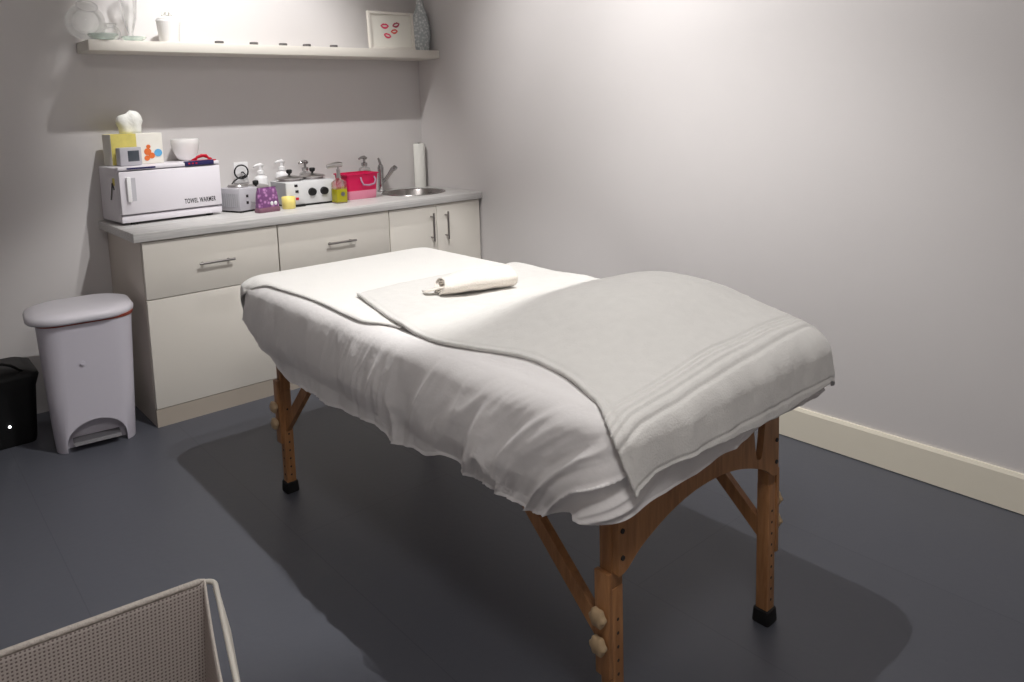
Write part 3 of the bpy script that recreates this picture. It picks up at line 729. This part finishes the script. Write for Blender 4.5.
def make_sheet():
    x0, x1, y0, y1 = TXL+RC, TXR-RC, TYF2+RC, TYH-RC
    # perimeter base points with outward normals
    per = []
    def seg(p, q, nrm, n):
        for k in range(n): t = k/n; per.append(((p[0]+(q[0]-p[0])*t, p[1]+(q[1]-p[1])*t), nrm))
    def arc(c, a0, n):
        for k in range(n): a = math.radians(a0+90*k/n); per.append((c, (math.cos(a), math.sin(a))))
    seg((x0, y1), (x0, y0), (-1, 0), 300); arc((x0, y0), 180, 56); seg((x0, y0), (x1, y0), (0, -1), 130); arc((x1, y0), 270, 40)
    seg((x1, y0), (x1, y1), (1, 0), 150); arc((x1, y1), 0, 24); seg((x1, y1), (x0, y1), (0, 1), 80); arc((x0, y1), 90, 40)
    bm = bmesh.new(); P = len(per); uvl = None
    cxm, cym = (x0+x1)/2, (y0+y1)/2
    rings = []
    NI = 16; ND = 90
    arcs = RR*PI/2; fl = RC-RR
    for j in range(1, NI+1):
        s = j/NI; r = []
        for (c, n) in per:
            px, py = cxm+(c[0]-cxm)*s, cym+(c[1]-cym)*s
            r.append((px, py, TOPZ+hump(px, py)+.0016*nz(px*7, py*7)))
        rings.append(r)
    s_acc = 0; cum = []
    for i, (c, n) in enumerate(per):
        q = (c[0]+n[0]*RC, c[1]+n[1]*RC)
        if i: s_acc += math.dist(q, lastq)
        lastq = q; cum.append(s_acc)
    total = s_acc
    for j in range(1, ND+1):
        r = []
        for i, (c, n) in enumerate(per):
            wx, wy = c[0]+n[0]*RC, c[1]+n[1]*RC
            hl, hf = interp(left_hem, wy), interp(foot_hem, wx)
            if n[0] <= 0 and n[1] <= 0: t_ = n[1]**2; hz = hl*(1-t_)+hf*t_
            elif n[0] > 0 and n[1] <= 0: t_ = n[1]**2; hz = .60*(1-t_)+hf*t_
            elif n[0] > 0: hz = .60*n[0]**2+.64*n[1]**2
            else: t_ = n[1]**2; hz = hl*(1-t_)+.64*t_
            hz += .010*nz(cum[i]*9, 3.1)+.0015*nz(cum[i]*30, 1.1)
            dmax = fl+arcs+(TOPZ-RR-hz)
            d = dmax*j/ND
            x, y, z, _, dd = drape(c[0]+n[0]*d, c[1]+n[1]*d, 0)
            dep = max(0, d-fl-.02)/.3     # 0 at the edge .. 1 low
            s = cum[i]
            # near foot-left corner the cloth gathers into slanting folds
            cornerL = math.exp(-((wx-TXL)**2+(wy-TYF2)**2)/.34**2)
            leftside = .35+.65*ss(-.1, -.9, n[0])
            q = s+dep*(.10+.34*cornerL+.08*ss(-2.2, -3.0, wy))
            foldA = nz(q*8, dep*.9, 5)
            r1 = max(0, 1-abs(nz(q*11, dep*.7, 9.4))*3.4)**2
            r2 = max(0, 1-abs(nz(q*24+3, dep*1.1, 4.1))*3)**2*max(0, .3+nz(s*3, dep*2, 6)*1.6)
            fine = nz(s*26+dep*5, dep*7, 2.2)
            amp = min(1, dep*2.2)*(.5+.5*ss(-1.9, -2.8, wy))
            o = amp*leftside*(.020*foldA+.011*r1*(.5+ss(-2.1, -2.9, wy))+.008*r2+.0020*fine)
            o += cornerL*.012*math.sin(q*30)*amp*leftside
            o += belly(n, dep)
            if j > ND-2: o += .002
            r.append((x+n[0]*o, y+n[1]*o, z+.003*nz(x*8, y*8, z*8)*min(1, dep*3)))
        rings.append(r)
    cen = bm.verts.new((cxm, cym, TOPZ+hump(cxm, cym)))
    V = [[bm.verts.new(p) for p in r] for r in rings]
    for k in range(P): bm.faces.new((cen, V[0][k], V[0][(k+1) % P]))
    for A, Bq in zip(V, V[1:]):
        for k in range(P): bm.faces.new((A[k], Bq[k], Bq[(k+1) % P], A[(k+1) % P]))
    o = finish('bed_sheet', bm, M['sheet'], smooth=True)
    return tag(o, 'white cotton sheet draped over the massage table with creased sides', 'sheet')
make_sheet()

def cloth(name, m, A0, A1, B0, B1, off, na, nb, thick, ridges=None, extra=None):
    """A0(b), A1(b): cloth side edges; B0(u), B1(u): end edges for u in 0..1 across"""
    bm = bmesh.new(); V = []
    for j in range(nb+1):
        row = []
        for i in range(na+1):
            u = i/na; v = j/nb
            b = B0(u)+(B1(u)-B0(u))*v
            a = A0(b)+(A1(b)-A0(b))*u
            f = off(a, b) if callable(off) else off
            if ridges: f += ridges(a, b)
            x, y, z, n, dd = drape(a, b, f, .06)
            w = extra(a, b, dd, n) if extra else (0, 0, 0)
            row.append(bm.verts.new((x+w[0], y+w[1], z+w[2])))
        V.append(row)
    for j in range(nb):
        for i in range(na): bm.faces.new((V[j][i], V[j][i+1], V[j+1][i+1], V[j+1][i]))
    o = finish(name, bm, m, smooth=True)
    # make sure faces look outwards, then give the cloth its thickness inwards
    me = o.data
    if me.polygons[len(me.polygons)//2].normal.z < 0:
        me.flip_normals()
    s = o.modifiers.new('thickness', 'SOLIDIFY'); s.thickness = thick; s.offset = -1
    return o

# white towel over the head half
def t1extra(a, b, dd, n):
    if dd > 0 and n[1] > .2:
        o = min(1, dd/.05)*.046*n[1]; return (n[0]*o, n[1]*o, 0)
    e = min(abs(a-(TXL-.035)), .05)
    return (0, 0, .0015*nz(a*12, b*12, 3))
t1 = cloth('head_towel', M['wtowel'], lambda b: TXL+.026+.028*ss(-2.25, -2.42, b)+.005*math.sin(b*9)-.055*ss(-1.62,-1.42,b), lambda b: TXR-.01+.01*math.sin(b*7),
           lambda u: -2.42+.02*math.sin(u*9), lambda u: TYH+.17, .009, 110, 170, .005, extra=t1extra)
tag(t1, 'white towel laid over the head half of the massage table', 'towel')

# big grey towel over the foot half
edge = [(-3.60, -1.835), (-3.30, -1.815), (-3.17, -1.752), (-3.036, -1.705), (-2.90, -1.692), (-2.784, -1.714), (-2.61, -1.757), (-2.40, -1.747), (-2.20, -1.70), (-2.03, -1.66)]
def lin(tab, v):
    if v <= tab[0][0]: return tab[0][1]
    for (a, b), (c, d) in zip(tab, tab[1:]):
        if v <= c: return b+(d-b)*(v-a)/(c-a)
    return tab[-1][1]
def smooth_edge(b): return (lin(edge, b-.04)+lin(edge, b)*2+lin(edge, b+.04))/4
def g_off(a, b):
    return .012+.011*ss(-2.52, -2.40, b)+.004*nz(a*6, b*6, 1)+.0012*nz(a*40, b*40, 2)
def g_ridge(a, b):
    r = 0
    for c in (-3.186, -3.197, -3.208, -3.219, -3.236): r -= .0042*math.exp(-((b-c-.040*(a-TXR))/.0036)**2)
    el = a-smooth_edge(b)
    if el < .03: r -= .003*math.exp(-((el-.016)/.004)**2)
    r -= .003*math.exp(-((b+3.352)/.004)**2)
    return r
def g_extra(a, b, dd, n):
    o = 0
    if dd > 0:
        dep = max(0, dd-.02)/.3
        o = belly(n, dep)+min(1, dd/.07)*(.014+.010*nz(a*9, b*3, 4)+.004*nz(a*22, b*9, 7))
    o = o+.0
    sag = -.0
    return (n[0]*o+0, n[1]*o, sag)
gt = cloth('grey_towel', M['gtowel'], smooth_edge, lambda b: TXR+.045-.03*ss(-2.6, -2.1, b)+.012*math.sin(b*8),
           lambda u: -3.368+.010*math.sin(u*7+.5), lambda u: -2.03+.02*math.sin(u*5), g_off, 200, 540, .009, ridges=g_ridge, extra=g_extra)
tag(gt, 'large pale grey terry towel with ribbed border over the foot half of the table', 'towel')

# small rolled cream towel
rt = thing('rolled_towel', 'small cream towel folded into a flat roll near the middle of the table', 'towel', (-1.372, -2.285, TOPZ+.026), rz=math.radians(-18))
def roll():
    bm = bmesh.new(); NL = 30; NS = 120; V = []
    for i in range(NL+1):
        t = i/NL; x = -.12+.245*t
        row = []
        for k in range(NS+1):
            s = k/NS; th = s*2*PI*2.6+.4
            g_ = (.25+.75*s)
            taper = .72+.28*ss(0, .35, t)
            rx, rz_ = .074*g_*taper, .033*g_*taper
            yy = rx*math.cos(th); zz = rz_*math.sin(th)+.035*taper
            row.append(bm.verts.new((x+.01*math.sin(th)*(1-t)+.012*(1-s)*(.5-t), yy+.003*nz(x*30, th), max(.003, zz+.002*nz(x*20, th, 2)))))
        V.append(row)
    for i in range(NL):
        for k in range(NS): bm.faces.new((V[i][k], V[i+1][k], V[i+1][k+1], V[i][k+1]))
    o = finish('towel_body', bm, M['cream'], rt, True)
    s = o.modifiers.new('thickness', 'SOLIDIFY'); s.thickness = .005; s.offset = 0
roll()
bm = bmesh.new(); V = []
for i in range(13):
    t = i/12; V.append([bm.verts.new((-.115-.05*t, .012-.02*k+.03*t+.002*math.sin(t*6), .006+.014*(1-t)+.003*k)) for k in range(3)])
for i in range(12):
    for k in range(2): bm.faces.new((V[i][k], V[i+1][k], V[i+1][k+1], V[i][k+1]))
o = finish('loose_corner', bm, M['cream'], rt, True); s = o.modifiers.new('thickness', 'SOLIDIFY'); s.thickness = .004

# ------------------------------------------------------------------ laundry hamper, bottom left
HX, HY, HZ = -2.462, -2.935, .63     # far right corner of the rim
hr = math.radians(-6)
hp = thing('laundry_hamper', 'laundry hamper of checked beige fabric hung on a white wire frame', 'hamper', (HX, HY, 0), rz=hr)
HW, HD = .62, .37
bm = bmesh.new()
def corner(cx_, cy_, a0, r=.022): return [(cx_+r*math.cos(math.radians(a0+90*k/6)), cy_+r*math.sin(math.radians(a0+90*k/6)), HZ) for k in range(7)]
r_ = .022
rim = corner(-r_, -r_, 0)+corner(-HW+r_, -r_, 90)+corner(-HW+r_, -HD+r_, 180)+corner(-r_, -HD+r_, 270)
rim = [(x, y, z) for x, y, z in rim]
tube(bm, rim, .0042, n=10, closed=True)
finish('rim', bm, M['wire'], hp, True)
for x in (-.001, -HW+.001):
    for s in (0, 1):
        bm = bmesh.new(); ya, yb2 = (-.02, -HD+.02)[s], (-HD+.02, -.02)[s]
        w_ = .05 if x > -.1 else -.05
        tube(bm, [(x, ya, HZ-.004), (x+w_*.25, ya*.9+yb2*.1, HZ-.07), (x+w_, yb2*.93+ya*.07, .05), (x+w_, yb2, .006)], .0045, n=10)
        finish('leg', bm, M['wire'], hp, True)
def bag():
    bm = bmesh.new(); uvl = bm.loops.layers.uv.new('UVMap')
    # outline of the bag mouth: long sides hang on the rails, short ends sag free
    def outline(z_t):
        # z_t 0 top .. 1 bottom ; returns list of (x, y, z, s)
        pts = []; s = 0
        inset = .012+.05*z_t
        xr = -.016-.030*z_t; xl = -HW+.02+.03*z_t
        yt, ybm = -.002-.03*z_t, -HD+.002+.03*z_t
        N1, N2 = 60, 40
        for k in range(N1): t = k/N1; pts.append((xl+(xr-xl)*t, yt-.006*math.sin(t*PI)*z_t, 0))
        for k in range(N2): t = k/N2; pts.append((xr-.002*math.sin(t*PI), yt+(ybm-yt)*t, 1))
        for k in range(N1): t = k/N1; pts.append((xr+(xl-xr)*t, ybm, 0))
        for k in range(N2): t = k/N2; pts.append((xl+.018*math.sin(t*PI), ybm+(yt-ybm)*t, 1))
        out = []; last = None
        for (x, y, e) in pts:
            if last: s += math.dist((x, y), last)
            last = (x, y)
            tt_ = 0
            if e:
                tt_ = math.sin(PI*min(1, max(0, (yt-y)/(yt-ybm))))
            ztop = HZ+.004-.020*tt_**.8*e
            z = ztop+(.12-ztop)*z_t
            out.append((x, y, z, s))
        return out
    NR = 34; L_ = [outline(j/NR) for j in range(NR+1)]
    V = [[bm.verts.new(p[:3]) for p in r] for r in L_]; n = len(V[0])
    tops = [p[3] for p in L_[0]]
    for j in range(NR):
        for k in range(n):
            k2 = (k+1) % n
            f = bm.faces.new((V[j][k], V[j][k2], V[j+1][k2], V[j+1][k]))
            uu = [(tops[k], j), (tops[k2] if k2 else tops[k]+.01, j), (tops[k2] if k2 else tops[k]+.01, j+1), (tops[k], j+1)]
            for lp, q in zip(f.loops, uu): lp[uvl].uv = (q[0], q[1]*.51/NR)
    f = bm.faces.new(V[-1])
    for lp in f.loops: lp[uvl].uv = (lp.vert.co.x, lp.vert.co.y)
    o = finish('fabric_bag', bm, M['weave'], hp, True)
    s = o.modifiers.new('thickness', 'SOLIDIFY'); s.thickness = .0025
    # bound hem round the mouth, rolled over the rails
    bm = bmesh.new(); tube(bm, [(p[0], p[1], p[2]) for p in L_[0]], [(.0055 if (k < 60 or 100 <= k < 160) else .0022) for k in range(len(L_[0]))], n=8, closed=True)
    finish('hem', bm, mat('hem_cloth', srgb(188, 180, 172), .9, var=.12, vscale=120, bump=.4, bscale=150), hp, True)
bag()
for ch in hp.children:
    for v in ch.data.vertices: v.co.x += .13*v.co.y

# ------------------------------------------------------------------ lights (ceiling spots of the room, plus an added soft fill)
def spot(name, loc, target, power, angle, blend=.35, size=.035, col=(1, .985, .97)):
    l = bpy.data.lights.new(name, 'SPOT'); l.energy = power; l.spot_size = math.radians(angle); l.spot_blend = blend; l.shadow_soft_size = size; l.color = col
    o = bpy.data.objects.new(name, l); C.objects.link(o); o.location = loc
    o.rotation_euler = (Vector(target)-Vector(loc)).to_track_quat('-Z', 'Y').to_euler(); return o
spot('ceiling_spot', (-1.50, -.97, 2.88), (-1.15, 0, 1.5), 108, 72, .7, .02)
spot('ceiling_spot', (-1.36, -2.52, 2.88), (-1.36, -1.5, .8), 118, 64, .35, .012)
spot('ceiling_spot', (-1.34, -2.80, 2.88), (-1.25, -2.65, .8), 70, 96, .6, .012)
spot('ceiling_spot', (-1.35, -1.40, 2.88), (0, -1.60, 1.6), 98, 80, 1, .03)
spot('ceiling_spot', (-1.25, -2.25, 2.88), (0, -2.5, 1.6), 84, 80, 1, .03)
def area(name, loc, target, power, size, col=(1, .97, .95)):
    l = bpy.data.lights.new(name, 'AREA'); l.energy = power; l.shape = 'DISK'; l.size = size; l.color = col
    o = bpy.data.objects.new(name, l); C.objects.link(o); o.location = loc
    o.rotation_euler = (Vector(target)-Vector(loc)).to_track_quat('-Z', 'Y').to_euler(); return o
area('fill_light', (-2.6, -4.3, 2.9), (-2.4, -4.0, 0), 19, .5)  # soft ambient fill added above the camera for the near sides, no fixture
wd = bpy.data.worlds.new('World'); S.world = wd; wd.use_nodes = True
wd.node_tree.nodes['Background'].inputs['Color'].default_value = (.9, .93, 1, 1); wd.node_tree.nodes['Background'].inputs['Strength'].default_value = .03

# ------------------------------------------------------------------ camera
cam = bpy.data.cameras.new('camera'); co = bpy.data.objects.new('camera', cam); C.objects.link(co); S.camera = co
cam.sensor_fit = 'HORIZONTAL'; cam.sensor_width = 36; cam.lens = 751.1879/1024*36; cam.shift_y = -140/1024; cam.clip_start = .05
Rz = Matrix.Rotation(-.7139, 4, 'Z'); Rx = Matrix.Rotation(1.4461, 4, 'X'); Rr = Matrix.Rotation(-.0292, 4, 'Z')
co.matrix_world = Matrix.Translation((-2.848, -4.1899, 1.4177)) @ Rz @ Rx @ Rr
S.view_settings.view_transform = 'Standard'; S.view_settings.look = 'None'; S.view_settings.gamma = 1; S.view_settings.use_curve_mapping = False
S.view_settings.exposure = .17
